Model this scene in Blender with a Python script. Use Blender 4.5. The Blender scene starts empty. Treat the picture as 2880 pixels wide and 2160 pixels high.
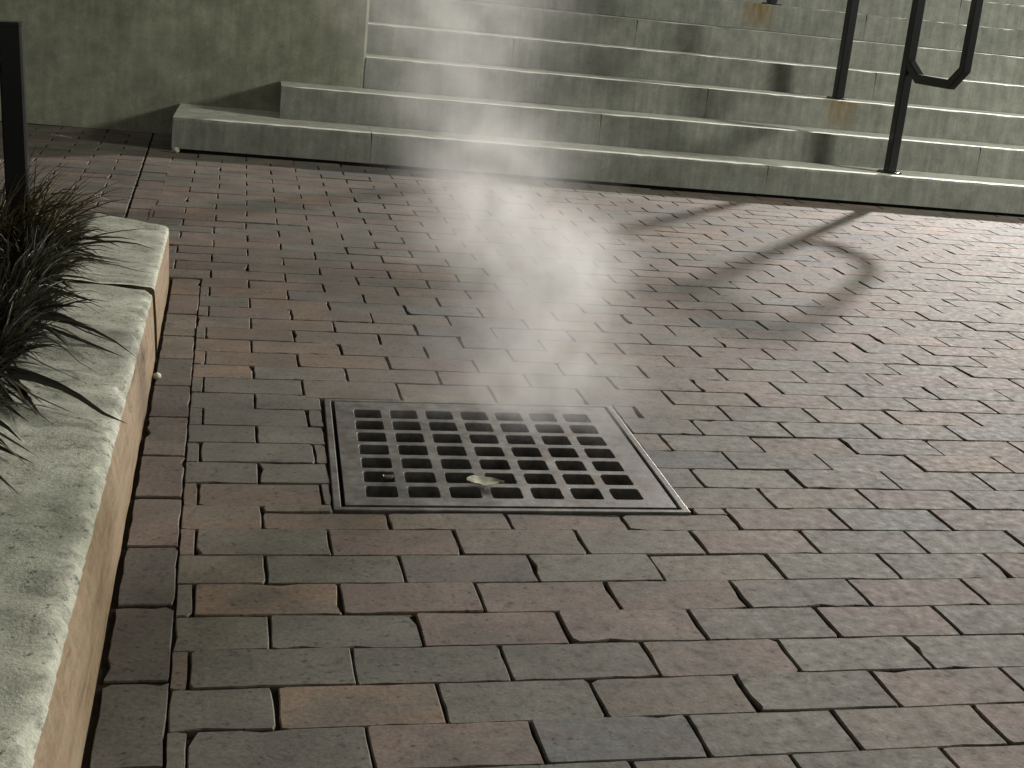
import bpy, math, random
from mathutils import Vector, Matrix, noise

# ------------------------------------------------------------------ camera
sc = bpy.context.scene
CX, CY, CZ = -0.08745, -2.17291, 0.86364
RX = Vector((0.96733187, -0.23316098, 0.09952394))
RY = Vector((0.02811705, -0.29148336, -0.95616258))
RZ = Vector((0.25194937, 0.92772486, -0.27540534))
FPX = 3962.617
cam_data = bpy.data.cameras.new('camera')
cam = bpy.data.objects.new('camera', cam_data)
sc.collection.objects.link(cam)
m3 = Matrix((RX, -RY, -RZ)).transposed()
cam.matrix_world = Matrix.Translation((CX, CY, CZ)) @ m3.to_4x4()
cam_data.sensor_width = 36.0
cam_data.lens = 36.0 * FPX / 2880.0
cam_data.clip_start = 0.02
cam_data.clip_end = 500.0
sc.camera = cam

# ------------------------------------------------------------------ night sky
world = bpy.data.worlds.new('World')
sc.world = world
world.use_nodes = True
wn = world.node_tree.nodes
sky = wn.new('ShaderNodeTexSky')
sky.sky_type = 'NISHITA'
sky.sun_disc = False
sky.sun_elevation = math.radians(8)
sky.sun_rotation = math.radians(39)
bg = wn['Background']
bg.inputs['Strength'].default_value = 0.048
hs = wn.new('ShaderNodeHueSaturation')
hs.inputs['Saturation'].default_value = 0.0
world.node_tree.links.new(sky.outputs[0], hs.inputs['Color'])
gl = wn.new('ShaderNodeMix'); gl.data_type = 'RGBA'; gl.blend_type = 'MULTIPLY'
gl.inputs[0].default_value = 1.0
gl.inputs[7].default_value = (0.99, 0.98, 0.87, 1.0)      # pale glow of the town lights on the night sky
world.node_tree.links.new(hs.outputs[0], gl.inputs[6])
world.node_tree.links.new(gl.outputs[2], bg.inputs['Color'])

# ------------------------------------------------------------------ street lamps outside the frame
def lamp(name, loc, watts, col, radius):
    d = bpy.data.lights.new(name, 'POINT')
    d.energy = watts
    d.color = col
    d.shadow_soft_size = radius
    o = bpy.data.objects.new(name, d)
    o.location = loc
    sc.collection.objects.link(o)
    return o
lamp('plaza_lamp_light', (8.35, 10.0, 3.85), 3100, (1.0, 0.93, 0.89), 0.22)
lamp('walkway_lamp_light', (8.6, 0.5, 3.35), 1250, (0.98, 1.0, 0.88), 0.45)

sc.view_settings.view_transform = 'Standard'
sc.view_settings.look = 'None'
sc.view_settings.exposure = 0.85
sc.view_settings.gamma = 1.0
sc.view_settings.use_curve_mapping = False
sc.render.engine = 'CYCLES'
sc.cycles.use_denoising = True
sc.cycles.max_bounces = 5
sc.cycles.volume_bounces = 1
sc.cycles.volume_step_rate = 2.0
sc.cycles.sample_clamp_indirect = 4.0

# ------------------------------------------------------------------ helpers
COL = sc.collection
rnd = random.Random(7)

def proj(p):
    d = Vector(p) - Vector((CX, CY, CZ))
    z = d.dot(RZ)
    return (1440 + FPX * d.dot(RX) / z, 1080 + FPX * d.dot(RY) / z, z)

def tag(o, label=None, cat=None, group=None, kind=None):
    if label: o['label'] = label
    if cat: o['category'] = cat
    if group: o['group'] = group
    if kind: o['kind'] = kind
    return o

def obj(name, verts, faces, mat, parent=None, smooth=False, cols=None, mats=None, midx=None):
    me = bpy.data.meshes.new(name)
    me.from_pydata([tuple(v) for v in verts], [], faces)
    for m in (mats or [mat]):
        me.materials.append(m)
    if midx:
        me.polygons.foreach_set('material_index', midx)
    if smooth:
        me.polygons.foreach_set('use_smooth', [True] * len(me.polygons))
    if cols:
        a = me.attributes.new('tint', 'FLOAT_COLOR', 'POINT')
        flat = []
        for c in cols: flat += [c[0], c[1], c[2], 1.0]
        a.data.foreach_set('color', flat)
    me.update()
    o = bpy.data.objects.new(name, me)
    COL.objects.link(o)
    if parent: o.parent = parent
    return o

def empty(name, loc=(0, 0, 0)):
    o = bpy.data.objects.new(name, None)
    o.empty_display_size = 0.1
    o.location = loc
    COL.objects.link(o)
    return o

def part(name, parent, verts, faces, mat, **kw):
    off = parent.location
    return obj(name, [Vector(v) - off for v in verts], faces, mat, parent, **kw)

class MB:
    def __init__(s): s.v = []; s.f = []
    def add(s, verts, faces):
        b = len(s.v); s.v += [Vector(v) for v in verts]
        s.f += [tuple(b + i for i in f) for f in faces]
    def box(s, a, b):
        x0, y0, z0 = a; x1, y1, z1 = b
        s.add([(x0,y0,z0),(x1,y0,z0),(x1,y1,z0),(x0,y1,z0),(x0,y0,z1),(x1,y0,z1),(x1,y1,z1),(x0,y1,z1)],
              [(3,2,1,0),(4,5,6,7),(0,1,5,4),(1,2,6,5),(2,3,7,6),(3,0,4,7)])

def bevel(o, w, seg=2):
    m = o.modifiers.new('bevel', 'BEVEL'); m.width = w; m.segments = seg; m.limit_method = 'ANGLE'
    return o

# ------------------------------------------------------------------ materials
def new_mat(name):
    m = bpy.data.materials.new(name); m.use_nodes = True
    nt = m.node_tree
    return m, nt, nt.nodes['Principled BSDF']

def N(nt, t, **kw):
    n = nt.nodes.new(t)
    for k, v in kw.items():
        if k in n.inputs: n.inputs[k].default_value = v
        else: setattr(n, k, v)
    return n

def pos(nt, scale=(1, 1, 1)):
    g = N(nt, 'ShaderNodeNewGeometry')
    mp = N(nt, 'ShaderNodeMapping'); mp.inputs['Scale'].default_value = scale
    nt.links.new(g.outputs['Position'], mp.inputs['Vector'])
    return mp.outputs[0]

def noise_tex(nt, vec, scale, detail=4, rough=0.55):
    n = N(nt, 'ShaderNodeTexNoise', Scale=scale, Detail=detail, Roughness=rough)
    nt.links.new(vec, n.inputs['Vector'])
    return n.outputs['Fac']

def ramp(nt, fac, stops):
    r = N(nt, 'ShaderNodeValToRGB')
    e = r.color_ramp.elements
    while len(e) < len(stops): e.new(0.5)
    for el, (p, c) in zip(e, stops):
        el.position = p; el.color = (c[0], c[1], c[2], 1) if hasattr(c, '__len__') else (c, c, c, 1)
    nt.links.new(fac, r.inputs['Fac'])
    return r.outputs['Color']

def mix(nt, a, b, fac, mode='MIX'):
    n = N(nt, 'ShaderNodeMix', data_type='RGBA', blend_type=mode)
    for sock, v in ((n.inputs[0], fac), (n.inputs[6], a), (n.inputs[7], b)):
        if isinstance(v, (int, float)): sock.default_value = v
        elif isinstance(v, tuple): sock.default_value = (*v, 1)
        else: nt.links.new(v, sock)
    return n.outputs[2]

def math_n(nt, op, a, b=None, clamp=False):
    n = N(nt, 'ShaderNodeMath', operation=op, use_clamp=clamp)
    for i, v in enumerate((a, b)):
        if v is None: continue
        if isinstance(v, (int, float)): n.inputs[i].default_value = v
        else: nt.links.new(v, n.inputs[i])
    return n.outputs[0]

def bump(nt, bsdf, h, strength, dist):
    b = N(nt, 'ShaderNodeBump', Strength=strength, Distance=dist)
    nt.links.new(h, b.inputs['Height']); nt.links.new(b.outputs[0], bsdf.inputs['Normal'])

def brick_material():
    m, nt, b = new_mat('clay_paver')
    at = N(nt, 'ShaderNodeAttribute', attribute_name='tint')
    p = pos(nt)
    big = noise_tex(nt, p, 9, 5, 0.62)
    fine = noise_tex(nt, p, 150, 5, 0.7)
    mid = noise_tex(nt, p, 46, 4, 0.6)
    flash = ramp(nt, noise_tex(nt, pos(nt, (0.8, 1.5, 1)), 7.5, 4, 0.6), [(0.46, 0.0), (0.62, 0.75)])
    tone = mix(nt, at.outputs['Color'], (0.112, 0.097, 0.078), flash)
    c = mix(nt, tone, ramp(nt, big, [(0.3, 0.70), (0.7, 1.25)]), 0.8, 'MULTIPLY')
    c = mix(nt, c, ramp(nt, fine, [(0.25, 0.5), (0.75, 1.5)]), 0.9, 'MULTIPLY')
    grime = noise_tex(nt, p, 1.7, 6, 0.7)
    c = mix(nt, c, ramp(nt, grime, [(0.32, 0.66), (0.68, 1.22)]), 1.0, 'MULTIPLY')
    gum = ramp(nt, noise_tex(nt, p, 17, 2, 0.4), [(0.24, 0.45), (0.29, 1.0)])
    c = mix(nt, c, gum, 0.8, 'MULTIPLY')
    pits = ramp(nt, noise_tex(nt, p, 95, 3, 0.5), [(0.30, 0.2), (0.38, 1.0)])
    c = mix(nt, c, pits, 0.85, 'MULTIPLY')
    c = mix(nt, c, ramp(nt, mid, [(0.28, 0.45), (0.42, 1.0)]), 0.8, 'MULTIPLY')
    scuff = ramp(nt, noise_tex(nt, pos(nt, (1, 1.4, 1)), 55, 6, 0.75), [(0.56, 0.0), (0.74, 1.0)])
    c = mix(nt, c, (0.17, 0.155, 0.13), math_n(nt, 'MULTIPLY', scuff, 0.35))
    nt.links.new(c, b.inputs['Base Color'])
    nt.links.new(ramp(nt, mid, [(0.3, 0.86), (0.7, 0.70)]), b.inputs['Roughness'])
    b.inputs['Specular IOR Level'].default_value = 0.45
    h = math_n(nt, 'ADD', math_n(nt, 'MULTIPLY', mid, 0.35), math_n(nt, 'MULTIPLY', fine, 0.7))
    bump(nt, b, h, 0.3, 0.0022)
    return m

def concrete_material(name, base, dark, streak, rough=0.8, stain=None, bumps=0.35):
    m, nt, b = new_mat(name)
    p = pos(nt)
    n1 = noise_tex(nt, p, 4.6, 7, 0.68)
    st = noise_tex(nt, pos(nt, (1, 1, 0.10)), 34, 4, 0.6)
    fine = noise_tex(nt, p, 130, 4, 0.7)
    n2 = noise_tex(nt, p, 14, 5, 0.65)
    c = mix(nt, dark, base, ramp(nt, n1, [(0.38, 0.0), (0.62, 1.0)]))
    c = mix(nt, c, ramp(nt, st, [(0.3, 0.55), (0.7, 1.35)]), streak, 'MULTIPLY')
    c = mix(nt, c, ramp(nt, n2, [(0.3, 0.7), (0.7, 1.25)]), 0.7, 'MULTIPLY')
    c = mix(nt, c, ramp(nt, fine, [(0.25, 0.68), (0.75, 1.3)]), 0.6, 'MULTIPLY')
    if stain: c = stain(nt, c)
    nt.links.new(c, b.inputs['Base Color'])
    b.inputs['Roughness'].default_value = rough
    b.inputs['Specular IOR Level'].default_value = 0.35
    h = math_n(nt, 'ADD', math_n(nt, 'MULTIPLY', n2, 0.5), math_n(nt, 'MULTIPLY', fine, 0.35))
    bump(nt, b, h, bumps, 0.006)
    return m

RUST = []   # centres (x, z top) of rust runs under the railing posts
def rust_stain(nt, c):
    g = N(nt, 'ShaderNodeNewGeometry')
    sx = N(nt, 'ShaderNodeSeparateXYZ'); nt.links.new(g.outputs['Position'], sx.inputs[0])
    wob = noise_tex(nt, pos(nt, (1, 1, 0.25)), 24, 4, 0.65)
    for x, z0, h, w in RUST:
        dx = math_n(nt, 'ABSOLUTE', math_n(nt, 'SUBTRACT', sx.outputs[0], x))
        inx = math_n(nt, 'SUBTRACT', 1.0, math_n(nt, 'DIVIDE', dx, w), True)
        a = math_n(nt, 'LESS_THAN', math_n(nt, 'ABSOLUTE', math_n(nt, 'SUBTRACT', sx.outputs[2], z0 - h / 2)), h / 2)
        fade = math_n(nt, 'DIVIDE', math_n(nt, 'SUBTRACT', sx.outputs[2], z0 - h), h, True)
        core = math_n(nt, 'MULTIPLY', math_n(nt, 'MULTIPLY', math_n(nt, 'POWER', inx, 0.5), a), math_n(nt, 'POWER', fade, 0.45))
        f = math_n(nt, 'MULTIPLY', core, math_n(nt, 'SUBTRACT', math_n(nt, 'MULTIPLY', wob, 3.0), 0.9), True)
        c = mix(nt, c, (0.150, 0.095, 0.030), math_n(nt, 'MULTIPLY', f, 1.5, True))
    return c

def plain(name, col, rough, metal=0.0, spec=0.5, nscale=60, namp=0.35, bmp=0.0):
    m, nt, b = new_mat(name)
    f = noise_tex(nt, pos(nt), nscale, 4, 0.6)
    c = mix(nt, col, ramp(nt, f, [(0.25, 1 - namp), (0.75, 1 + namp)]), 1.0, 'MULTIPLY')
    nt.links.new(c, b.inputs['Base Color'])
    b.inputs['Roughness'].default_value = rough
    b.inputs['Metallic'].default_value = metal
    b.inputs['Specular IOR Level'].default_value = spec
    if bmp: bump(nt, b, f, bmp, 0.004)
    return m

def iron_material():
    m, nt, b = new_mat('worn_cast_iron')
    p = pos(nt)
    a = noise_tex(nt, p, 22, 6, 0.7); f = noise_tex(nt, p, 160, 4, 0.7)
    c = mix(nt, (0.075, 0.070, 0.064), (0.25, 0.24, 0.225), ramp(nt, a, [(0.35, 0.0), (0.68, 1.0)]))
    c = mix(nt, c, (0.10, 0.055, 0.03), ramp(nt, noise_tex(nt, p, 13, 5, 0.6), [(0.52, 0.0), (0.72, 0.8)]))
    nt.links.new(c, b.inputs['Base Color'])
    b.inputs['Metallic'].default_value = 0.35
    nt.links.new(ramp(nt, a, [(0.3, 0.52), (0.7, 0.34)]), b.inputs['Roughness'])
    bump(nt, b, math_n(nt, 'ADD', math_n(nt, 'MULTIPLY', a, 0.6), math_n(nt, 'MULTIPLY', f, 0.4)), 0.4, 0.003)
    return m

def stone_top_material():
    m, nt, b = new_mat('limestone_top')
    p = pos(nt)
    n1 = noise_tex(nt, p, 8, 6, 0.65); n2 = noise_tex(nt, p, 60, 5, 0.7); n3 = noise_tex(nt, p, 210, 4, 0.75); n4 = noise_tex(nt, p, 27, 5, 0.7)
    c = mix(nt, (0.30, 0.30, 0.24), (0.47, 0.475, 0.395), ramp(nt, n1, [(0.35, 0.0), (0.64, 1.0)]))
    c = mix(nt, c, ramp(nt, n4, [(0.34, 0.55), (0.46, 1.0), (0.7, 1.15)]), 0.8, 'MULTIPLY')
    pit_ = ramp(nt, n2, [(0.33, 0.2), (0.40, 1.0)])
    c = mix(nt, c, pit_, 0.85, 'MULTIPLY')
    c = mix(nt, c, ramp(nt, n3, [(0.25, 0.6), (0.75, 1.35)]), 0.8, 'MULTIPLY')
    nt.links.new(c, b.inputs['Base Color'])
    b.inputs['Roughness'].default_value = 0.85
    h = math_n(nt, 'ADD', math_n(nt, 'ADD', math_n(nt, 'MULTIPLY', pit_, 0.35), math_n(nt, 'MULTIPLY', n4, 0.9)), math_n(nt, 'MULTIPLY', n3, 0.35))
    bump(nt, b, h, 0.55, 0.006)
    return m

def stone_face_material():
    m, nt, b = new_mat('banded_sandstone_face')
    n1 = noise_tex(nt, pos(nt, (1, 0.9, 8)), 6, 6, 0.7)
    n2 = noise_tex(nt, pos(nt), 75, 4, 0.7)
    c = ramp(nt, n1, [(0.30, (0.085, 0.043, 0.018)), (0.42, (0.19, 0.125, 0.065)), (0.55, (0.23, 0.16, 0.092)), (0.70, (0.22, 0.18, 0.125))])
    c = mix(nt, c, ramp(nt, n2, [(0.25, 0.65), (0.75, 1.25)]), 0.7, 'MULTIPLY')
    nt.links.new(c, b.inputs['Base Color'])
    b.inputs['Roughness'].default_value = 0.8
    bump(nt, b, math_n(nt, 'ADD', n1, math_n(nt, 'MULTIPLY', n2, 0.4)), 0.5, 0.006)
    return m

# stair geometry
Y0, SM, RH, TD = 4.142, -0.0728, 0.1445, 0.30
SDIR = Vector((1, SM, 0)).normalized()
SBACK = Vector((-SM, 1, 0)).normalized()
def SP(x, back, z):      # x at the first riser line, distance behind it, height
    p = Vector((x, Y0 + SM * x, 0)) + SBACK * back
    return Vector((p.x, p.y, z))

RUST += [(3.30, 3 * RH - 0.002, 0.13, 0.10), (3.17, 6 * RH - 0.002, 0.13, 0.10)]
M_brick = brick_material()
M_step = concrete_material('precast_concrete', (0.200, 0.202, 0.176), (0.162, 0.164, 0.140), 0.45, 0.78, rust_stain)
M_tread = concrete_material('lit_pale_tread', (0.58, 0.58, 0.51), (0.45, 0.45, 0.39), 0.1, 0.7)  # step concrete made paler: the light on the treads is painted in
M_wall = concrete_material('weathered_wall_concrete', (0.255, 0.256, 0.195), (0.180, 0.183, 0.137), 0.30, 0.85)
M_sand = plain('joint_sand', (0.022, 0.018, 0.012), 0.95, 0, 0.1)
M_iron = iron_material()
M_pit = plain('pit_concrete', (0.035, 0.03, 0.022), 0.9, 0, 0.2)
M_paint = plain('black_painted_steel', (0.010, 0.0105, 0.012), 0.22, 0, 0.5, 90, 0.3)
M_stone = stone_top_material()
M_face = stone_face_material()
M_soil = plain('bark_mulch', (0.022, 0.015, 0.009), 0.95, 0, 0.15, 70, 0.6, 0.8)
M_white = plain('pale_paper', (0.55, 0.54, 0.46), 0.7, 0, 0.4, 90, 0.2)
M_leaf = plain('dry_leaf', (0.36, 0.35, 0.26), 0.6, 0, 0.4, 90, 0.35)
M_chain = plain('galvanised_chain', (0.35, 0.35, 0.34), 0.35, 0.9)

def blade_material():
    m, nt, b = new_mat('grass_blade')
    at = N(nt, 'ShaderNodeAttribute', attribute_name='tint')
    f = noise_tex(nt, pos(nt), 40, 3, 0.5)
    c = mix(nt, at.outputs['Color'], ramp(nt, f, [(0.3, 0.7), (0.7, 1.3)]), 1.0, 'MULTIPLY')
    nt.links.new(c, b.inputs['Base Color'])
    b.inputs['Roughness'].default_value = 0.5
    return m
M_blade = blade_material()

# ------------------------------------------------------------------ ground
B = 0.1016
def warp(gx, gy):        # the paving drifts a little off true, as laid
    t = gy / 3.0
    return (gx + 0.12622 * t + 0.02884 * t * t,
            gy + 0.13718 * t * t + 0.00363 * t ** 3 - 0.01654 * gx * t)

# grate frame corners (TL, TR, BR, BL)
GF = [Vector((0.268, 0.583, 0)), Vector((0.887, 0.588, 0)), Vector((0.841, -0.029, 0)), Vector((0.217, -0.025, 0))]
def gmap(u, v, z=0.0):   # u to the right, v away
    a = GF[3].lerp(GF[2], u); b = GF[0].lerp(GF[1], u)
    p = a.lerp(b, v); p.z = z
    return p

o = MB()
ring_in = [gmap(0.02, 0.02, -0.0055), gmap(0.98, 0.02, -0.0055), gmap(0.98, 0.98, -0.0055), gmap(0.02, 0.98, -0.0055)]
big = [(-60, -60, -0.0055), (60, -60, -0.0055), (60, 60, -0.0055), (-60, 60, -0.0055)]
o.add(big + ring_in, [(0, 1, 5, 4), (1, 2, 6, 5), (2, 3, 7, 6), (3, 0, 4, 7)])
tag(obj('ground', o.v, o.f, M_sand), 'dark sand bed showing in the paver joints', kind='structure')

pave = empty('brick_pavement')
tag(pave, 'red brown and grey clay brick pavement in running bond', kind='structure')

TINTS = {
    'R': (0.132, 0.094, 0.075), 'O': (0.146, 0.100, 0.069), 'T': (0.126, 0.102, 0.078),
    'G': (0.110, 0.101, 0.080), 'B': (0.093, 0.092, 0.086), 'D': (0.088, 0.075, 0.061)}
OVER = {}
def row(r, n0, s):
    for i, ch in enumerate(s): OVER[(r, n0 + i)] = ch
row(1, 0, 'OTRTRBR'); row(2, 0, 'GRTGRGG'); row(3, -1, 'TGDGTGG'); row(4, 0, 'ORRRGRR')
row(5, -1, 'GGRRGRG'); row(6, 0, 'GGGRGG'); row(7, -1, 'GOGTGR'); row(8, 0, 'GRBGTR'); row(9, 0, 'TGTGRG')
row(0, -1, 'OO'); row(-1, -1, 'GG'); row(-2, 0, 'GT'); row(-3, -1, 'GG'); row(-4, 0, 'GG'); row(-5, -1, 'GG')
row(-6, 0, 'GT'); row(-7, -1, 'OGT'); row(-8, 0, 'OO'); row(-9, -1, 'OOT'); row(-10, 0, 'OTGB'); row(-11, 0, 'OTB')
row(-12, 0, 'ROTG'); row(-13, 0, 'OGB'); row(-14, 0, 'OGT')

def brick_geo(c4, top, rr):
    """c4: four ground corners (ccw).  Returns verts, faces of one paver with rounded, slightly ragged edges."""
    cx = sum(c[0] for c in c4) / 4; cy = sum(c[1] for c in c4) / 4
    out = []
    long0 = math.hypot(c4[1][0] - c4[0][0], c4[1][1] - c4[0][1])
    for i in range(4):
        a = Vector((c4[i][0], c4[i][1])); b = Vector((c4[(i + 1) % 4][0], c4[(i + 1) % 4][1]))
        L = (b - a).length
        d = (b - a) / max(L, 1e-6)
        r = min(rr.choice((0.0015, 0.002, 0.003, 0.004, 0.010)), L * 0.3)
        k_ = 3 if L < 0.13 else 7
        pts = [r + (L - 2 * r) * (q + (rr.uniform(-0.25, 0.25) if 0 < q < k_ else 0)) / k_ for q in range(k_ + 1)]
        nrm = Vector((-d.y, d.x))
        for t in pts:
            p = a + d * t + nrm * (rr.random() ** 2.5 * 0.0024 + (rr.uniform(0.003, 0.007) if rr.random() < 0.03 else 0))
            out.append(p)
    n = len(out)
    ta, tb = rr.gauss(0, 0.005), rr.gauss(0, 0.007)
    def zt(p): return top + ta * (p.x - cx) + tb * (p.y - cy)
    v = []
    c = Vector((cx, cy))
    for p in out:
        q = p + (c - p).normalized() * 0.0016
        v.append((q.x, q.y, zt(q)))
    for p in out: v.append((p.x, p.y, zt(p) - 0.002))
    for p in out: v.append((p.x, p.y, -0.035))
    f = [tuple(range(n))]
    for k in (0, n):
        for i in range(n):
            j = (i + 1) % n
            f.append((k + i, k + n + i, k + n + j, k + j))
    return v, f

bricks = []   # (area on screen, verts, faces, tint)
def add_brick(c4, ch, rr):
    top = rr.gauss(0, 0.0007)
    v, f = brick_geo(c4, top, rr)
    base = TINTS[ch]
    k = rr.uniform(0.98, 1.28)
    tint = tuple(max(0.01, x * k * rr.uniform(0.985, 1.015)) for x in base)
    pr = [proj((c[0], c[1], 0)) for c in c4]
    if min(p[2] for p in pr) < 0.1: area = 0
    else:
        area = 0.5 * abs(sum(pr[i][0] * pr[(i + 1) % 4][1] - pr[(i + 1) % 4][0] * pr[i][1] for i in range(4)))
        mx = sum(p[0] for p in pr) / 4; my = sum(p[1] for p in pr) / 4
        if not (-60 < mx < 2940 and -60 < my < 2220): area *= 0.01
    bricks.append((area, v, f, tint))

JX, JY = 0.0015, 0.0004      # half joint widths: head joints, bed joints
def field_left(gy):
    return -0.024 if gy < 1.60 else -0.215
rr = random.Random(11)
def JIT(r, n): return 0.0035 * noise.noise((r * 3.7 + 0.5, n * 5.3 + 0.3, 2.2))
pal = 'RRRRTTTGGGGGGBOO'
for r in range(-41, 16):
    y1, y0 = -(r - 1) * B, -r * B
    ph = 0.5 * (r % 2) * 2 * B
    for n in range(-3, 26):
        x0 = ph + n * 2 * B + JIT(r, n); x1 = ph + (n + 1) * 2 * B + JIT(r, n + 1)
        lim = field_left((y0 + y1) / 2)
        jx = JX * rr.uniform(0.6, 1.5); jy = JY * rr.uniform(0.5, 1.8)
        ch = OVER.get((r, n)) or rr.choice(pal)
        xa, xb = x0 + jx, x1 - jx
        if xb < lim + 0.008: continue
        if xa < lim: xa = lim + 0.0005
        ya, yb = y0 + jy, y1 - jy
        segs = [(xa, xb, ya, yb)]
        # cut round the drain frame
        gl, gr = 0.2205, 0.8625
        if -5 <= r <= 0:
            segs = []
            sl = (y0 + y1) / 2 * 0.03
            if xa < gl + sl - 0.012: segs.append((xa, min(xb, gl + sl - 0.003), ya, yb))
            if xb > gr + sl * 1.1 + 0.006: segs.append((max(xa, gr - 0.022 + sl * 1.55), xb, ya, yb))
        elif r == 1 and xb > 0.22 and xa < 0.85:
            segs = [(xa, xb, ya, -0.0315)]
        elif r == -6 and xb > 0.24 and xa < 0.86:
            segs = [(xa, xb, 0.5885 if n != 0 else ya, yb)]
        for (a, b, c, d) in segs:
            if b - a < 0.010: continue
            q = [warp(a, c), warp(b, c), warp(b, d), warp(a, d)]
            cy_ = sum(p[1] for p in q) / 4; cx_ = sum(p[0] for p in q) / 4
            if max(p[1] for p in q) > Y0 + SM * cx_ - 0.002 and cx_ > -0.01:
                # cut at the first riser
                q = [(p[0], min(p[1], Y0 + SM * p[0] - 0.022)) for p in q]
                if min(q[2][1] - q[1][1], q[3][1] - q[0][1]) < 0.02: continue
            if cy_ > 4.72 - SM * 0 or cx_ > 5.2: continue
            add_brick(q, ch, rr)
for a, b in ((0.1040, 0.2165), (0.853, 0.9115)):
    add_brick([warp(a, -0.0305), warp(b, -0.0305), warp(b, -0.001), warp(a, -0.001)], 'T', rr)
# border course along the edging stones
def edge_x(y): return -0.031 + (y - 1.627) * 0.0465     # foot of the stones
ys = [1.655, 1.457, 1.257, 1.052, 0.855, 0.654, 0.45, 0.229, 0.029, -0.172, -0.371, -0.581, -0.776, -0.98, -1.18, -1.38]
for i in range(len(ys) - 1):
    a, b = ys[i + 1] + 0.003, ys[i] - 0.003
    def right(y):
        t = y / 3.0
        return warp(-0.024, y - 0.137 * t * t)[0] - 0.0015
    q = [(edge_x(a) + 0.007, a), (right(a), a), (right(b), b), (edge_x(b) + 0.007, b)]
    add_brick(q, 'ORTTDDTRRDDGGDD'[i], rr)
# border course beyond the stones and the paving left of it
y = 1.66
while y < 4.70:
    x1 = -0.0865 + (y - 1.7) * 0.0375; x0 = x1 - 0.108
    q = [(x0 + .004, y + .002), (x1 - .004, y + .002), (x1 + .0035, y + 0.199), (x0 + .0115, y + 0.199)]
    add_brick(q, rr.choice('DDDTRG'), rr); y += 0.2032
k = 0
y = 1.86
def shx(x, yy): return x + (yy - 1.7) * 0.0375
while y < 4.70:
    a = -0.197 if k % 2 else -0.096 - 0.197 + 0.096
    x1 = -0.198
    w = 0.2032 if k % 2 else 0.1016
    while x1 > -1.8:
        p, q = x1 - w + 0.0045, x1
        add_brick([(shx(p, y), y + .0015), (shx(q, y), y + .0015), (shx(q, y + B), y + B - .0015), (shx(p, y + B), y + B - .0015)], rr.choice('DDDTRG'), rr)
        x1 -= w; w = 0.2032
    y += B; k += 1

bricks.sort(key=lambda t: -t[0])
for a, v, f, t in bricks[:300]:
    cx = sum(p[0] for p in v) / len(v); cy = sum(p[1] for p in v) / len(v)
    b_ = obj('brick', [(p[0] - cx, p[1] - cy, p[2]) for p in v], f, M_brick, pave, cols=[t] * len(v))
    b_.location = (cx, cy, 0)
mb = MB(); cols = []
for a, v, f, t in bricks[300:]:
    mb.add(v, f); cols += [t] * len(v)
tag(obj('paver_field', mb.v, mb.f, M_brick, pave, cols=cols), kind='stuff')

# ------------------------------------------------------------------ stairs
stairs = empty('stone_stairs', SP(0, 0, 0))
tag(stairs, 'wide grey concrete stairs behind the brick paving, bottom step longest', 'stairs')
def step_block(x0, x1, back0, back1, z0, z1, seed):
    rs = random.Random(seed)
    nx = max(2, int((x1 - x0) / 0.05))
    prof = [(0.0, z0), (0.0, z0 + (z1 - z0) * 0.5), (0.0, z1 - 0.011), (0.003, z1 - 0.004), (0.009, z1), (0.08, z1), (back1 - back0, z1 - 0.001), (back1 - back0, z0)]
    v = []; f = []
    np_ = len(prof)
    for i in range(nx + 1):
        x = x0 + (x1 - x0) * i / nx
        for j, (bk, z) in enumerate(prof):
            jit = 0.0
            if j in (2, 3, 4): jit = (rs.random() ** 3) * 0.004
            e = 0.002 if i in (0, nx) and j in (2, 3, 4) else 0.0
            xx = x + (e if i == 0 else -e if i == nx else 0)
            v.append(SP(xx, back0 + bk + jit, z - jit * 0.6 * (j in (3, 4))))
    for i in range(nx):
        for j in range(np_ - 1):
            a = i * np_ + j
            f.append((a, a + np_, a + np_ + 1, a + 1))
    f.append(tuple(range(np_)))
    f.append(tuple(reversed(range(nx * np_, nx * np_ + np_))))
    return v, f
WALLX = 0.845
def lx(level): return (-0.005, 0.452, WALLX)[min(level - 1, 2)]
CUTS = {1: [0.853, 2.70, 4.5], 2: [1.95, 3.9], 3: [2.55, 4.4], 4: [1.6, 3.55], 5: [2.3, 4.2], 6: [1.9, 3.7], 7: [2.6, 4.4], 8: [1.7, 3.5]}
sid = 0
for lev in range(1, 9):
    xs = [lx(lev)] + CUTS[lev] + [6.2]
    bk0 = (lev - 1) * TD
    for i in range(len(xs) - 1):
        a = xs[i] + (0.0008 if i else 0); b = xs[i + 1] - 0.0008
        dp = TD + 0.06
        if lev <= 2 and i == 0:
            # left of the wall corner the block runs back to the wall
            dp = 0.6 - bk0 - 0.003 if lev == 1 else TD - 0.003
        if lev == 8: dp = 2.5
        # blocks sit one upon another, each resting on the one below it
        v, f = step_block(a, b, bk0, bk0 + dp, (lev - 1) * RH + (0.0005 if lev > 1 else 0.012), lev * RH, sid)
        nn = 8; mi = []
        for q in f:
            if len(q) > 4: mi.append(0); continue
            mi.append(1 if lev <= 4 and (q[0] % nn) in (4, 5) else 0)  # only the lower four tread tops get the painted-in brightness
        part('step_block', stairs, v, f, M_step, mats=[M_step, M_tread], midx=mi); sid += 1
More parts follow.
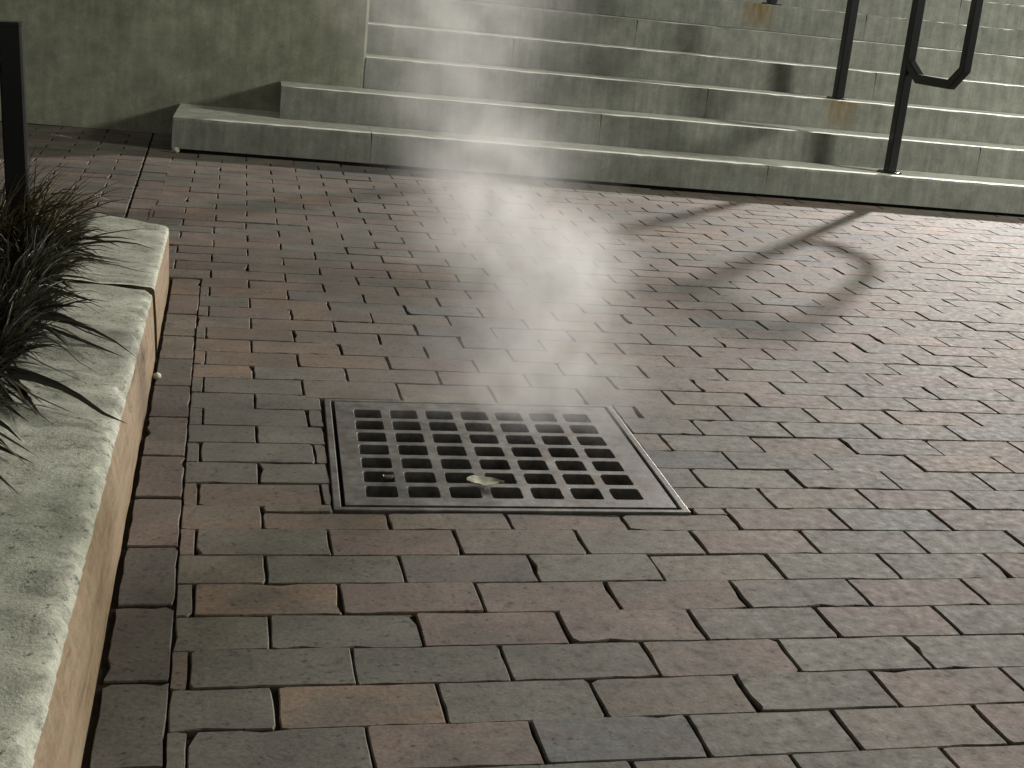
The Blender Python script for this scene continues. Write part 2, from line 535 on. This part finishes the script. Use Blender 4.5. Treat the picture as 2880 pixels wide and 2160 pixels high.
# dark infill below the flight
mb = MB()
a, b, c, d = SP(0.02, 0.03, 0), SP(6.1, 0.03, 0), SP(6.1, TD, 0), SP(0.02, TD + 0.25, 0)
mb.add([(*p.xy, -0.03) for p in (a, b, c, d)] + [(*p.xy, 0.0115) for p in (a, b, c, d)],
       [(3, 2, 1, 0), (4, 5, 6, 7), (0, 1, 5, 4), (1, 2, 6, 5), (2, 3, 7, 6), (3, 0, 4, 7)])
for lev in range(1, 8):
    a = SP(WALLX + 0.02, lev * TD + 0.065, 0); b = SP(6.15, lev * TD + 0.065, 0)
    c = SP(6.15, lev * TD + TD - 0.004, 0); d = SP(WALLX + 0.02, lev * TD + TD - 0.004, 0)
    z = lev * RH - 0.004
    mb.add([(*p.xy, -0.03) for p in (a, b, c, d)] + [(*p.xy, z) for p in (a, b, c, d)],
           [(3, 2, 1, 0), (4, 5, 6, 7), (0, 1, 5, 4), (1, 2, 6, 5), (2, 3, 7, 6), (3, 0, 4, 7)])
part('core', stairs, mb.v, mb.f, M_pit)

# ------------------------------------------------------------------ wall at the left of the stairs
def wall_mesh():
    v = []; f = []
    x0, x1, z0, z1 = -7.0, WALLX, -0.03, 2.6
    bk0, bk1 = 2 * TD, 2 * TD + 3.2
    c = 0.012
    ring = [(x0, bk0), (x1 - c, bk0), (x1, bk0 + c), (x1, bk1), (x0, bk1)]
    for z in (z0, z1):
        for (x, bk) in ring: v.append(SP(x, bk, z))
    n = len(ring)
    for i in range(n):
        j = (i + 1) % n
        f.append((i, j, n + j, n + i))
    f.append(tuple(range(n, 2 * n)))
    return v, f
v, f = wall_mesh()
wl = obj('concrete_wall', v, f, M_wall)
tag(wl, 'tall mottled olive grey concrete wall left of the stairs', 'wall')

# ------------------------------------------------------------------ drain grate
grate = empty('drain_grate', gmap(0.5, 0.5, 0))
tag(grate, 'square cast iron drain grate with a grid of square holes, steaming', 'drain grate')
mb = MB()
fw = 0.021       # frame rim width in u/v
def rect_ring(mb, a0, b0, a1, b1, zt, zb):
    vs = []
    for (u0, v0, u1, v1) in ((a0, a0, b0, b0), (a1, a1, b1, b1)):
        vs += [gmap(u0, v0, zt), gmap(u1, v0, zt), gmap(u1, v1, zt), gmap(u0, v1, zt)]
    vb = [Vector((p.x, p.y, zb)) for p in vs]
    fs = []
    for i in range(4):
        j = (i + 1) % 4
        fs += [(i, j, 4 + j, 4 + i), (4 + i, 4 + j, 12 + j, 12 + i), (8 + i, 8 + j, j, i)]
    mb.add(vs + vb, fs)
rect_ring(mb, 0.0, 1.0, fw, 1 - fw, 0.003, -0.05)
fr = part('frame', grate, mb.v, mb.f, M_iron); bevel(fr, 0.0015, 2)
mb = MB()
rect_ring(mb, fw, 1 - fw, fw + 0.022, 1 - fw - 0.022, -0.028, -0.05)
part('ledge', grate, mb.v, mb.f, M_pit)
# plate with rounded holes
mb = MB()
P0, P1 = fw + 0.012, 1 - fw - 0.012
H0, pit, hs_ = 0.0915, 0.1176, 0.0880
ZT, ZB = 0.0035, -0.027
m_ = (pit - hs_) / 2
def rrect(u0, v0, u1, v1, r, k=3):
    pts = []
    for (cx, cy, a0) in ((u1 - r, v1 - r, 0), (u0 + r, v1 - r, 90), (u0 + r, v0 + r, 180), (u1 - r, v0 + r, 270)):
        for i in range(k + 1):
            a = math.radians(a0 + 90 * i / k)
            pts.append((cx + r * math.cos(a), cy + r * math.sin(a)))
    return pts
def sq_ring(u0, v0, u1, v1, k=3):
    # same count as rrect, on the cell outline
    pts = []
    cs = ((u1, v1), (u0, v1), (u0, v0), (u1, v0))
    dirs = (((0, -1), (-1, 0)), ((1, 0), (0, -1)), ((0, 1), (1, 0)), ((-1, 0), (0, 1)))
    w = (u1 - u0) * 0.3
    for (c, (d0, d1)) in zip(cs, dirs):
        for i in range(k + 1):
            t = i / k
            if t < 0.5: s = (0.5 - t) * 2 * w; p = (c[0] + d0[0] * s, c[1] + d0[1] * s)
            else: s = (t - 0.5) * 2 * w; p = (c[0] + d1[0] * s, c[1] + d1[1] * s)
            pts.append(p)
    return pts
for i in range(7):
    for j in range(7):
        u0 = H0 - m_ + i * pit; v0 = H0 - m_ + j * pit
        a = sq_ring(u0, v0, u0 + pit, v0 + pit)
        b = rrect(u0 + m_, v0 + m_, u0 + m_ + hs_, v0 + m_ + hs_, 0.010)
        b2 = rrect(u0 + m_ - .001, v0 + m_ - .001, u0 + m_ + hs_ + .001, v0 + m_ + hs_ + .001, 0.0105)
        n = len(a)
        vs = [gmap(*p, ZT) for p in a] + [gmap(*p, ZT) for p in b2] + [gmap(*p, ZT - 0.0008) for p in b] + [gmap(*p, ZB) for p in b]
        fs = []
        for q in range(n):
            w_ = (q + 1) % n
            fs += [(q, w_, n + w_, n + q), (n + q, n + w_, 2 * n + w_, 2 * n + q), (2 * n + q, 2 * n + w_, 3 * n + w_, 3 * n + q)]
        # corners of the cell
        cs = ((u0 + pit, v0 + pit), (u0, v0 + pit), (u0, v0), (u0 + pit, v0))
        mb.add(vs, fs)
        for c_i, c in enumerate(cs):
            a1, a2 = a[c_i * 4 + 1], a[c_i * 4 + 2]
            mb.add([gmap(*c, ZT), gmap(*a2, ZT), gmap(*a1, ZT)], [(0, 1, 2)])
g0, g1 = H0 - m_, H0 - m_ + 7 * pit
for (u0, v0, u1, v1) in ((P0, P0, P1, g0), (P0, g1, P1, P1), (P0, g0, g0, g1), (g1, g0, P1, g1)):
    mb.add([gmap(u0, v0, ZT), gmap(u1, v0, ZT), gmap(u1, v1, ZT), gmap(u0, v1, ZT)], [(0, 1, 2, 3)])
edge = [(P0, P0), (P1, P0), (P1, P1), (P0, P1)]
mb.add([gmap(*p, ZT) for p in edge] + [gmap(*p, ZB) for p in edge], [(i, 4 + i, 4 + (i + 1) % 4, (i + 1) % 4) for i in range(4)])
part('plate', grate, mb.v, mb.f, M_iron)
mb = MB()
pc = [gmap(fw, fw, 0), gmap(1 - fw, fw, 0), gmap(1 - fw, 1 - fw, 0), gmap(fw, 1 - fw, 0)]
mb.add([(p.x, p.y, -0.05) for p in pc] + [(p.x, p.y, -0.9) for p in pc], [(1, 0, 4, 5), (2, 1, 5, 6), (3, 2, 6, 7), (0, 3, 7, 4), (4, 5, 6, 7)][0:5])
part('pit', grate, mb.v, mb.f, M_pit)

# ------------------------------------------------------------------ handrail on the stairs
def sweep(mb, pts, hw, ht, nrm, ch=0.006, caps=True):
    """square tube with mitred corners along pts, lying in the plane with normal nrm"""
    pts = [Vector(p) for p in pts]
    rings = []
    for i, p in enumerate(pts):
        d0 = (p - pts[i - 1]).normalized() if i else None
        d1 = (pts[i + 1] - p).normalized() if i < len(pts) - 1 else None
        if d0 is None: d0 = d1
        if d1 is None: d1 = d0
        t = (d0 + d1).normalized()
        side = nrm.cross(t).normalized()
        k = 1.0 / max(0.3, math.cos(d0.angle(d1) / 2)) if d0 != d1 else 1.0
        sec = [(hw - ch, ht), (-(hw - ch), ht), (-hw, ht - ch), (-hw, -(ht - ch)), (-(hw - ch), -ht), (hw - ch, -ht), (hw, -(ht - ch)), (hw, ht - ch)]
        rings.append([p + nrm * a + side * (b * k) for a, b in sec])
    n = 8
    vs = [q for r_ in rings for q in r_]
    fs = []
    for i in range(len(rings) - 1):
        for j in range(n):
            k2 = (j + 1) % n
            fs.append((i * n + j, i * n + k2, (i + 1) * n + k2, (i + 1) * n + j))
    if caps:
        fs.append(tuple(reversed(range(n)))); fs.append(tuple(range((len(rings) - 1) * n, len(rings) * n)))
    mb.add(vs, fs)

def RP(e, z):      # point in the railing plane; e runs up the flight from the lowest post
    q = SP(3.36, 0.13, 0)
    d = (SP(3.17, 5 * TD + 0.13, 0) - q).normalized()
    return Vector((q.x + d.x * e, q.y + d.y * e, z))
RN = (RP(1, 0) - RP(0, 0)).cross(Vector((0, 0, 1))).normalized()
rail = empty('handrail', RP(0, RH))
tag(rail, 'black steel handrail on the stairs with a squared end loop', 'handrail')
PH = 0.90
for lev, e in ((1, 0.0), (3, 2 * TD), (6, 5 * TD)):
    mb = MB()
    top = RH * lev + PH - 0.03
    sweep(mb, [RP(e, RH * lev + 0.006), RP(e, top)], 0.024, 0.024, RN, 0.005)
    ps = part('post', rail, mb.v, mb.f, M_paint)
    mb = MB()
    c = RP(e, 0); n = 24
    vs = []
    for z, r in ((RH * lev + 0.0005, 0.058), (RH * lev + 0.006, 0.058), (RH * lev + 0.009, 0.05)):
        for i in range(n):
            a = 2 * math.pi * i / n
            vs.append((c.x + r * math.cos(a), c.y + r * math.sin(a), z))
    fs = [tuple(range(2 * n, 3 * n))]
    for k in (0, n):
        for i in range(n): fs.append((k + i, k + (i + 1) % n, k + n + (i + 1) % n, k + n + i))
    obj('base_plate', [Vector(q) - rail.location for q in vs], fs, M_paint, ps)
mb = MB()
slope = RH / TD
zt = RH + PH
loop = [RP(-0.012, 0.668), RP(-0.115, 0.602), RP(-0.375, 0.602), RP(-0.46, 0.675), RP(-0.46, zt - 0.06), RP(-0.40, zt), RP(-0.02, zt), RP(2.35, zt + slope * 2.37)]
sweep(mb, loop, 0.021, 0.021, RN, 0.005)
part('rail', rail, mb.v, mb.f, M_paint)

# ------------------------------------------------------------------ edging stones of the planting bed
def edging_stone(name, outline, zb, zt, seed, label, chip=0.010, ends=(True, True)):
    """outline: list of (outer foot xy, outer top xy, inner top xy) stations along the stone"""
    rs = random.Random(seed)
    st = []
    for i in range(len(outline) - 1):
        a, b = outline[i], outline[i + 1]
        L = math.hypot(b[0][0] - a[0][0], b[0][1] - a[0][1]); k = max(1, int(L / 0.012))
        for t in range(k):
            st.append([tuple(a[q][w] + (b[q][w] - a[q][w]) * t / k for w in range(2)) for q in range(3)])
    st.append([tuple(p) for p in outline[-1]])
    ns = len(st); nw = 12
    v = []; f = []; mi = []
    per = 4 + nw + 2
    run = 0.0
    for i, (ft, tp, inn) in enumerate(st):
        run += rs.gauss(0, chip * 0.35); run *= 0.82
        c1 = abs(run) + rs.random() * chip * 0.35
        endf = min(i, ns - 1 - i)
        er = 0.012 * max(0, 1 - endf / 2.0)
        h = zt - 0.35 * er
        def P(t, z):   # t along foot->top
            return (ft[0] + (tp[0] - ft[0]) * t, ft[1] + (tp[1] - ft[1]) * t, z)
        wob = 0.003 * noise.noise((ft[1] * 9, seed, 0))
        row_ = []
        row_.append(P(0, zb))
        row_.append((P(0.1, 0)[0] + wob, P(0.1, 0)[1], zb + (h - zb) * 0.25))
        row_.append((P(0.5, 0)[0] + wob, P(0.5, 0)[1], zb + (h - zb) * 0.6))
        dx, dy = inn[0] - tp[0], inn[1] - tp[1]; W = math.hypot(dx, dy); dx /= W; dy /= W
        row_.append((tp[0] + dx * c1 * 0.3, tp[1] + dy * c1 * 0.3, h - 0.006 - c1 * 0.8))
        for j in range(nw):
            t = j / (nw - 1)
            t = 0.0 if j == 0 else (c1 + 0.006 + (W - c1 - 0.006) * ((j - 1) / (nw - 2))) / W
            if j == 0: t = (c1 * 0.9) / W
            x, y_ = tp[0] + dx * W * t, tp[1] + dy * W * t
            if j == nw - 1: x += rs.gauss(0, 0.003); y_ += rs.gauss(0, 0.003)
            z = h + 0.005 * noise.noise((x * 14, y_ * 14, seed)) + 0.002 * noise.noise((x * 24, y_ * 24, seed + 3)) - (0.004 if j == 0 else 0)
            row_.append((x, y_, z))
        lx_, ly_, lz_ = row_[-1]
        row_.append((lx_ + dx * 0.004, ly_ + dy * 0.004, h - 0.012))
        row_.append((lx_ + dx * 0.010, ly_ + dy * 0.010, zb))
        v += row_
    for i in range(ns - 1):
        for j in range(per - 1):
            a = i * per + j
            f.append((a, a + 1, a + per + 1, a + per)); mi.append(1 if j < 3 else 0)
    f.append(tuple(range(per))); mi.append(1)
    f.append(tuple(reversed(range((ns - 1) * per, ns * per)))); mi.append(1)
    f = [tuple(reversed(q)) for q in f]
    ob = obj(name, v, f, None, smooth=True, mats=[M_stone, M_face], midx=mi)
    tag(ob, label, 'edging stone', 'edging stones round the planting bed')
    return ob
def st(y, yi=None, w=0.0):
    yi = y if yi is None else yi
    ft = (edge_x(y), y)
    tx = -0.033 + (y - 1.632) * 0.0535
    ix = -0.274 + (yi - 1.27) * 0.058
    return (ft, (tx - 0.002, y), (ix, yi))
ZS = 0.142
edging_stone('edging_stone', [((-0.062, 1.652), (-0.066, 1.650), (-0.236, 1.795)), ((-0.034, 1.628), (-0.038, 1.628), (-0.240, 1.770)), ((-0.033, 1.60), (-0.0365, 1.60), (-0.243, 1.735)), st(1.5, 1.60), st(1.25, 1.30), st(0.935, 0.985)], -0.03, ZS, 3,
             'pale limestone edging block at the far corner of the bed', 0.006)
edging_stone('edging_stone', [((-0.086, 0.924), (-0.100, 0.920), (-0.281, 0.972)), ((-0.074, 0.910), (-0.083, 0.900), (-0.284, 0.955)), st(0.86, 0.92), st(0.4, 0.42), st(-0.2), st(-0.9), st(-1.5)], -0.03, ZS - 0.002, 5,
             'long pale limestone edging block running toward the viewer, chipped front edge', 0.02)
edging_stone('edging_stone', [((-0.275, 1.800), (-0.272, 1.785), (-0.272, 1.655)), ((-0.42, 1.83), (-0.42, 1.815), (-0.40, 1.69)), ((-0.56, 1.82), (-0.56, 1.805), (-0.53, 1.71)), ((-0.75, 1.85), (-0.75, 1.835), (-0.72, 1.73))], -0.03, ZS - 0.010, 9,
             'ragged pale edging stone half hidden by grass, left of the corner block', 0.014)

# soil of the bed
v = []; f = []
nx, ny = 26, 60
for i in range(nx + 1):
    for j in range(ny + 1):
        y = -1.6 + 3.32 * j / ny
        xi = -0.268 + (y - 1.27) * 0.058
        x = xi - (1.6 * (i / nx) ** 1.4)
        z = 0.085 + 0.03 * noise.noise((x * 6, y * 6, 1)) + 0.016 * noise.noise((x * 31, y * 31, 4)) + 0.05 * (i / nx)
        v.append((x, y, z))
for i in range(nx):
    for j in range(ny):
        a = i * (ny + 1) + j
        f.append((a, a + 1, a + ny + 2, a + ny + 1))
tag(obj('planting_soil', v, [tuple(reversed(q)) for q in f], M_soil), 'dark mulch soil of the planting bed', kind='structure')

# ------------------------------------------------------------------ black post in the bed
pt = empty('metal_post', (-0.417, 1.44, 0.07))
tag(pt, 'short black square metal post standing behind the grass by the wall', 'post')
mb = MB()
sweep(mb, [(-0.388, 1.44, -0.02), (-0.420, 1.44, 0.638)], 0.027, 0.027, Vector((0, 1, 0)), 0.005)
part('shaft', pt, mb.v, mb.f, M_paint)
mb = MB()
sweep(mb, [(-0.4202, 1.44, 0.639), (-0.4206, 1.44, 0.648)], 0.0285, 0.0285, Vector((0, 1, 0)), 0.006)
part('cap', pt, mb.v, mb.f, M_paint)
def torus(mb, c, ax, up, R1, R2, r, n=14, k=7):
    ax = Vector(ax).normalized(); up = Vector(up).normalized(); z = ax.cross(up)
    vs = []; fs = []
    for i in range(n):
        a = 2 * math.pi * i / n
        d = ax * (math.cos(a) * R1) + up * (math.sin(a) * R2)
        dn = d.normalized()
        for j in range(k):
            b = 2 * math.pi * j / k
            vs.append(Vector(c) + d + dn * (r * math.cos(b)) + z * (r * math.sin(b)))
    for i in range(n):
        for j in range(k):
            fs.append((i * k + j, ((i + 1) % n) * k + j, ((i + 1) % n) * k + (j + 1) % k, i * k + (j + 1) % k))
    mb.add(vs, fs)
for q, (dx, dz) in enumerate(((-0.034, 0.555), (-0.031, 0.53), (-0.036, 0.505), (-0.045, 0.482), (-0.058, 0.463), (-0.075, 0.449))):
    mb = MB()
    torus(mb, (-0.422 + dx, 1.412, dz), (0.3, 1, 0) if q % 2 else (1, 0.2, 0), (0.35 * (q > 2), 0, 1), 0.008, 0.0145, 0.0026)
    part('chain_link', pt, mb.v, mb.f, M_chain, smooth=True)

# ------------------------------------------------------------------ grasses
def blade(base, az, length, lift, droop, width, rs, n=7):
    """arching strap leaf, V folded"""
    d = Vector((math.cos(az), math.sin(az), 0)); s = Vector((-d.y, d.x, 0))
    p = Vector(base); el = lift
    vs = []; fs = []
    tw0 = rs.uniform(-1.1, 1.1); tw = rs.uniform(-0.5, 0.5)
    for i in range(n + 1):
        t = i / n
        w = width * 0.5 * (0.7 + 0.85 * t if t < 0.35 else (1 - ((t - 0.35) / 0.65) ** 2.2)) + 0.0002
        up = Vector((-d.x * math.sin(el), -d.y * math.sin(el), math.cos(el)))
        sd = (s * math.cos(tw0 + tw * t) + up * math.sin(tw0 + tw * t))
        up = d.cross(s) if False else (up * math.cos(tw0 + tw * t) - s * math.sin(tw0 + tw * t))
        vs += [p + sd * w + up * w * 0.35, p - up * w * 0.1, p - sd * w + up * w * 0.35]
        p = p + (d * math.cos(el) + Vector((0, 0, math.sin(el)))) * (length / n)
        el -= droop / n * (0.5 + 1.2 * t)
        if p.z < 0.150 and p.x > -0.34 and p.x < -0.03 and p.y > -1.4:
            p.z = 0.150 + 0.002 * rs.random(); el = max(el, 0.0)
    for i in range(n):
        a = i * 3
        fs += [(a, a + 1, a + 4, a + 3), (a + 1, a + 2, a + 5, a + 4)]
    return vs, fs
def clump(loc, seed, label, blades, n_fill, rad, lmin, lmax, tint):
    rs = random.Random(seed)
    g = empty('grass_clump', loc)
    tag(g, label, 'grass clump', 'strap leaved grasses in the planting bed')
    for (az, L, lift, droop, w, ox, oy) in blades:
        vs, fs = blade((loc[0] + ox, loc[1] + oy, loc[2]), math.radians(az), L, lift, droop, w, rs)
        k = rs.uniform(0.7, 2.0)
        warm = rs.random() < 0.3
        cl = []
        for q in range(len(vs)):
            t_ = (q // 3) / 7.0
            dr = max(0.0, t_ - 0.65) * (1.6 if warm else 0.5)
            g0 = (tint[0] * k * (1.5 if warm else 1), tint[1] * k * 1.15, tint[2] * k)
            cl.append((g0[0] * (1 - dr) + 0.13 * dr, g0[1] * (1 - dr) + 0.095 * dr, g0[2] * (1 - dr) + 0.05 * dr))
        part('blade', g, vs, fs, M_blade, smooth=True, cols=cl)
    mb = MB(); cols = []
    for i in range(n_fill):
        a = rs.uniform(0, 2 * math.pi); r = rad * math.sqrt(rs.random())
        az = a + rs.gauss(0, 0.5)
        vs, fs = blade((loc[0] + r * math.cos(a), loc[1] + r * math.sin(a), loc[2] - 0.01), az, rs.uniform(lmin, lmax), rs.uniform(0.7, 1.5), rs.uniform(0.6, 2.2), rs.uniform(0.002, 0.0048), rs, 5)
        k = rs.uniform(0.5, 2.0); dry = rs.random() < 0.22
        c = (0.11 * k, 0.085 * k, 0.04 * k) if dry else tuple(x * k for x in tint)
        mb.add(vs, fs); cols += [c] * len(vs)
    tag(part('inner_blades', g, mb.v, mb.f, M_blade, cols=cols), kind='stuff')
    return g
rg = random.Random(21)
def fan(n, az0, az1, l0, l1, w0=0.0026, w1=0.0045, lift=(0.15, 0.9), droop=(0.5, 1.6)):
    return [(rg.uniform(az0, az1), rg.uniform(l0, l1), rg.uniform(*lift), rg.uniform(*droop), rg.uniform(w0, w1), rg.uniform(-0.03, 0.03), rg.uniform(-0.05, 0.05)) for _ in range(n)]
DG = (0.020, 0.020, 0.009)
def spikes(n, az0, az1, l0, l1):
    return [(rg.uniform(az0, az1), rg.uniform(l0, l1), rg.uniform(0.10, 0.55), rg.uniform(0.35, 1.0), rg.uniform(0.008, 0.0125), rg.uniform(-0.03, 0.04), rg.uniform(-0.08, 0.08)) for _ in range(n)]
clump((-0.47, 1.40, 0.10), 31, 'bushy dark grass clump round the foot of the black post', fan(34, -130, 50, 0.16, 0.30, 0.005, 0.009, lift=(0.5, 1.3)), 800, 0.14, 0.14, 0.30, (0.044, 0.036, 0.014))
clump((-0.37, 1.20, 0.09), 35, 'dark grass clump whose leaves reach over the far corner block', spikes(22, -88, 10, 0.18, 0.33), 480, 0.09, 0.08, 0.17, DG)
clump((-0.38, 0.92, 0.09), 32, 'dark grass clump beside the joint between the two edging blocks', spikes(26, -92, -35, 0.20, 0.36), 480, 0.09, 0.08, 0.17, DG)
clump((-0.39, 0.62, 0.09), 33, 'dark grass clump with long leaves arching over the near edging block', spikes(32, -92, -45, 0.22, 0.42), 480, 0.10, 0.08, 0.17, DG)
clump((-0.40, 0.33, 0.09), 34, 'dark grass clump at the left picture edge, second from the lowest tuft', spikes(34, -92, -50, 0.24, 0.46), 420, 0.09, 0.08, 0.16, DG)

clump((-0.415, 0.07, 0.09), 36, 'dark spiky grass tuft at the left picture edge, lowest of the row', spikes(30, -92, -50, 0.24, 0.46), 300, 0.08, 0.08, 0.15, DG)

# ------------------------------------------------------------------ litter
def leaf_litter(name, loc, L, W, rot, mat, curl, label, cat, seed):
    rs = random.Random(seed)
    vs = []; fs = []
    n, k = 10, 6
    c, s = math.cos(rot), math.sin(rot)
    for top in (1, 0):
        for i in range(n + 1):
            t = i / n
            w = W * (math.sin(math.pi * min(1, t * 1.02 + 0.02)) ** 0.6) * (1 - 0.35 * t)
            for j in range(k + 1):
                q = j / k * 2 - 1
                x = (t - 0.5) * L; y_ = q * w
                z = curl * (q * q) + curl * 0.8 * (2 * t - 1) ** 2 + 0.003 * noise.noise((x * 70 + seed, y_ * 70, 0)) + 0.0012 * top
                vs.append((loc[0] + x * c - y_ * s, loc[1] + x * s + y_ * c, loc[2] + z))
    st_ = (n + 1) * (k + 1)
    for tp in (0, 1):
        for i in range(n):
            for j in range(k):
                a = tp * st_ + i * (k + 1) + j
                q = (a, a + k + 1, a + k + 2, a + 1)
                fs.append(q if tp == 1 else tuple(reversed(q)))
    o = obj(name, vs, fs, mat, smooth=True)
    return tag(o, label, cat)
leaf_litter('fallen_leaf', (0.497, 0.088, 0.009), 0.066, 0.027, math.radians(-8), M_leaf, 0.0035, 'pale curled leaf lying on the drain grate', 'leaf', 2)
leaf_litter('paper_scrap', (0.328, 0.112, 0.006), 0.020, 0.010, math.radians(20), M_leaf, 0.004, 'tiny pale scrap on the left side of the drain grate', 'scrap', 4)
def pebble(name, loc, r, mat, label, cat, seed, sq=(1, 1, 0.8)):
    vs = []; fs = []
    n, k = 12, 8
    for i in range(k + 1):
        th = math.pi * i / k
        for j in range(n):
            ph = 2 * math.pi * j / n
            d = Vector((math.sin(th) * math.cos(ph), math.sin(th) * math.sin(ph), math.cos(th)))
            rr_ = r * (1 + 0.22 * noise.noise(d * 1.6 + Vector((seed, 0, 0))))
            vs.append((loc[0] + d.x * rr_ * sq[0], loc[1] + d.y * rr_ * sq[1], loc[2] + d.z * rr_ * sq[2]))
    for i in range(k):
        for j in range(n):
            fs.append((i * n + j, (i + 1) * n + j, (i + 1) * n + (j + 1) % n, i * n + (j + 1) % n))
    return tag(obj(name, vs, fs, mat, smooth=True), label, cat)
pebble('white_pebble', (-0.064, 0.697, 0.007), 0.0085, M_white, 'small round white pebble at the foot of the edging stones', 'pebble', 1)
pebble('grey_pebble', (0.012, 4.085, 0.012), 0.016, M_stone, 'small grey pebble at the left foot of the bottom step', 'pebble', 5)
leaf_litter('pale_twig', (-0.47, 4.30, 0.006), 0.11, 0.006, math.radians(-35), M_white, 0.004, 'thin pale twig on the dark bricks near the wall', 'twig', 6)

# ------------------------------------------------------------------ steam
def steam():
    ng = bpy.data.node_groups.new('steam_density', 'GeometryNodeTree')
    ng.interface.new_socket('Geometry', in_out='INPUT', socket_type='NodeSocketGeometry')
    ng.interface.new_socket('Geometry', in_out='OUTPUT', socket_type='NodeSocketGeometry')
    nt = ng
    out = nt.nodes.new('NodeGroupOutput')
    P = nt.nodes.new('GeometryNodeInputPosition').outputs[0]
    def vm(op, a, b=None, sc_=None):
        n = nt.nodes.new('ShaderNodeVectorMath'); n.operation = op
        nt.links.new(a, n.inputs[0])
        if isinstance(b, tuple): n.inputs[1].default_value = b
        elif b is not None: nt.links.new(b, n.inputs[1])
        if sc_ is not None: n.inputs['Scale'].default_value = sc_
        return n.outputs['Value'] if op == 'DOT_PRODUCT' else n.outputs[0]
    wn_ = N(nt, 'ShaderNodeTexNoise', Scale=5.5, Detail=3.0, Roughness=0.55); nt.links.new(P, wn_.inputs['Vector'])
    Q = vm('ADD', P, vm('SCALE', vm('SUBTRACT', wn_.outputs['Color'], (0.5, 0.5, 0.5)), sc_=0.15))
    tot = None
    for c, r, amp in STEAM:
        k = vm('DIVIDE', vm('SUBTRACT', Q, c), r)
        e = math_n(nt, 'MULTIPLY', math_n(nt, 'EXPONENT', math_n(nt, 'MULTIPLY', vm('DOT_PRODUCT', k, k), -1.0)), amp)
        tot = e if tot is None else math_n(nt, 'ADD', tot, e)
    wisp = N(nt, 'ShaderNodeTexNoise', Scale=15.0, Detail=4.0, Roughness=0.62); nt.links.new(Q, wisp.inputs['Vector'])
    w = N(nt, 'ShaderNodeMapRange'); nt.links.new(wisp.outputs['Fac'], w.inputs['Value'])
    for k_, v_ in (('From Min', 0.38), ('From Max', 0.66), ('To Min', 0.2), ('To Max', 1.5)): w.inputs[k_].default_value = v_
    dens = math_n(nt, 'MAXIMUM', math_n(nt, 'SUBTRACT', math_n(nt, 'MULTIPLY', tot, w.outputs[0]), 0.04), 0.0)
    vc = nt.nodes.new('GeometryNodeVolumeCube')
    nt.links.new(dens, vc.inputs['Density'])
    vc.inputs['Min'].default_value = (-0.25, -0.10, 0.012)
    vc.inputs['Max'].default_value = (1.35, 1.10, 1.50)
    for k_, n_ in (('Resolution X', 100), ('Resolution Y', 74), ('Resolution Z', 94)): vc.inputs[k_].default_value = n_
    m = bpy.data.materials.new('steam_vapour'); m.use_nodes = True
    mt = m.node_tree; mt.nodes.clear()
    mo = mt.nodes.new('ShaderNodeOutputMaterial')
    vol = N(mt, 'ShaderNodeVolumePrincipled')
    vol.inputs['Color'].default_value = (0.97, 0.97, 0.96, 1)
    vol.inputs['Anisotropy'].default_value = 0.62
    mt.links.new(vol.outputs[0], mo.inputs['Volume'])
    sm = nt.nodes.new('GeometryNodeSetMaterial'); sm.inputs['Material'].default_value = m
    nt.links.new(vc.outputs[0], sm.inputs[0]); nt.links.new(sm.outputs[0], out.inputs[0])
    vd = bpy.data.volumes.new('steam')
    vd.materials.append(m)
    o = bpy.data.objects.new('steam', vd); COL.objects.link(o)
    md = o.modifiers.new('density', 'NODES'); md.node_group = ng
    tag(o, 'white steam rising in a wavering column from the drain grate', kind='stuff')
STEAM = [((0.65, 0.47, 0.05), (0.18, 0.13, 0.09), 2.8), ((0.68, 0.46, 0.19), (0.12, 0.10, 0.11), 6.2), ((0.69, 0.45, 0.325), (0.10, 0.085, 0.08), 13.0),
         ((0.54, 0.46, 0.405), (0.10, 0.085, 0.085), 11.0), ((0.57, 0.47, 0.53), (0.12, 0.11, 0.09), 3.0), ((0.46, 0.48, 0.62), (0.095, 0.10, 0.12), 2.4),
         ((0.45, 0.50, 0.80), (0.17, 0.15, 0.14), 1.5), ((0.45, 0.5, 1.05), (0.20, 0.18, 0.2), 0.9)]
steam()
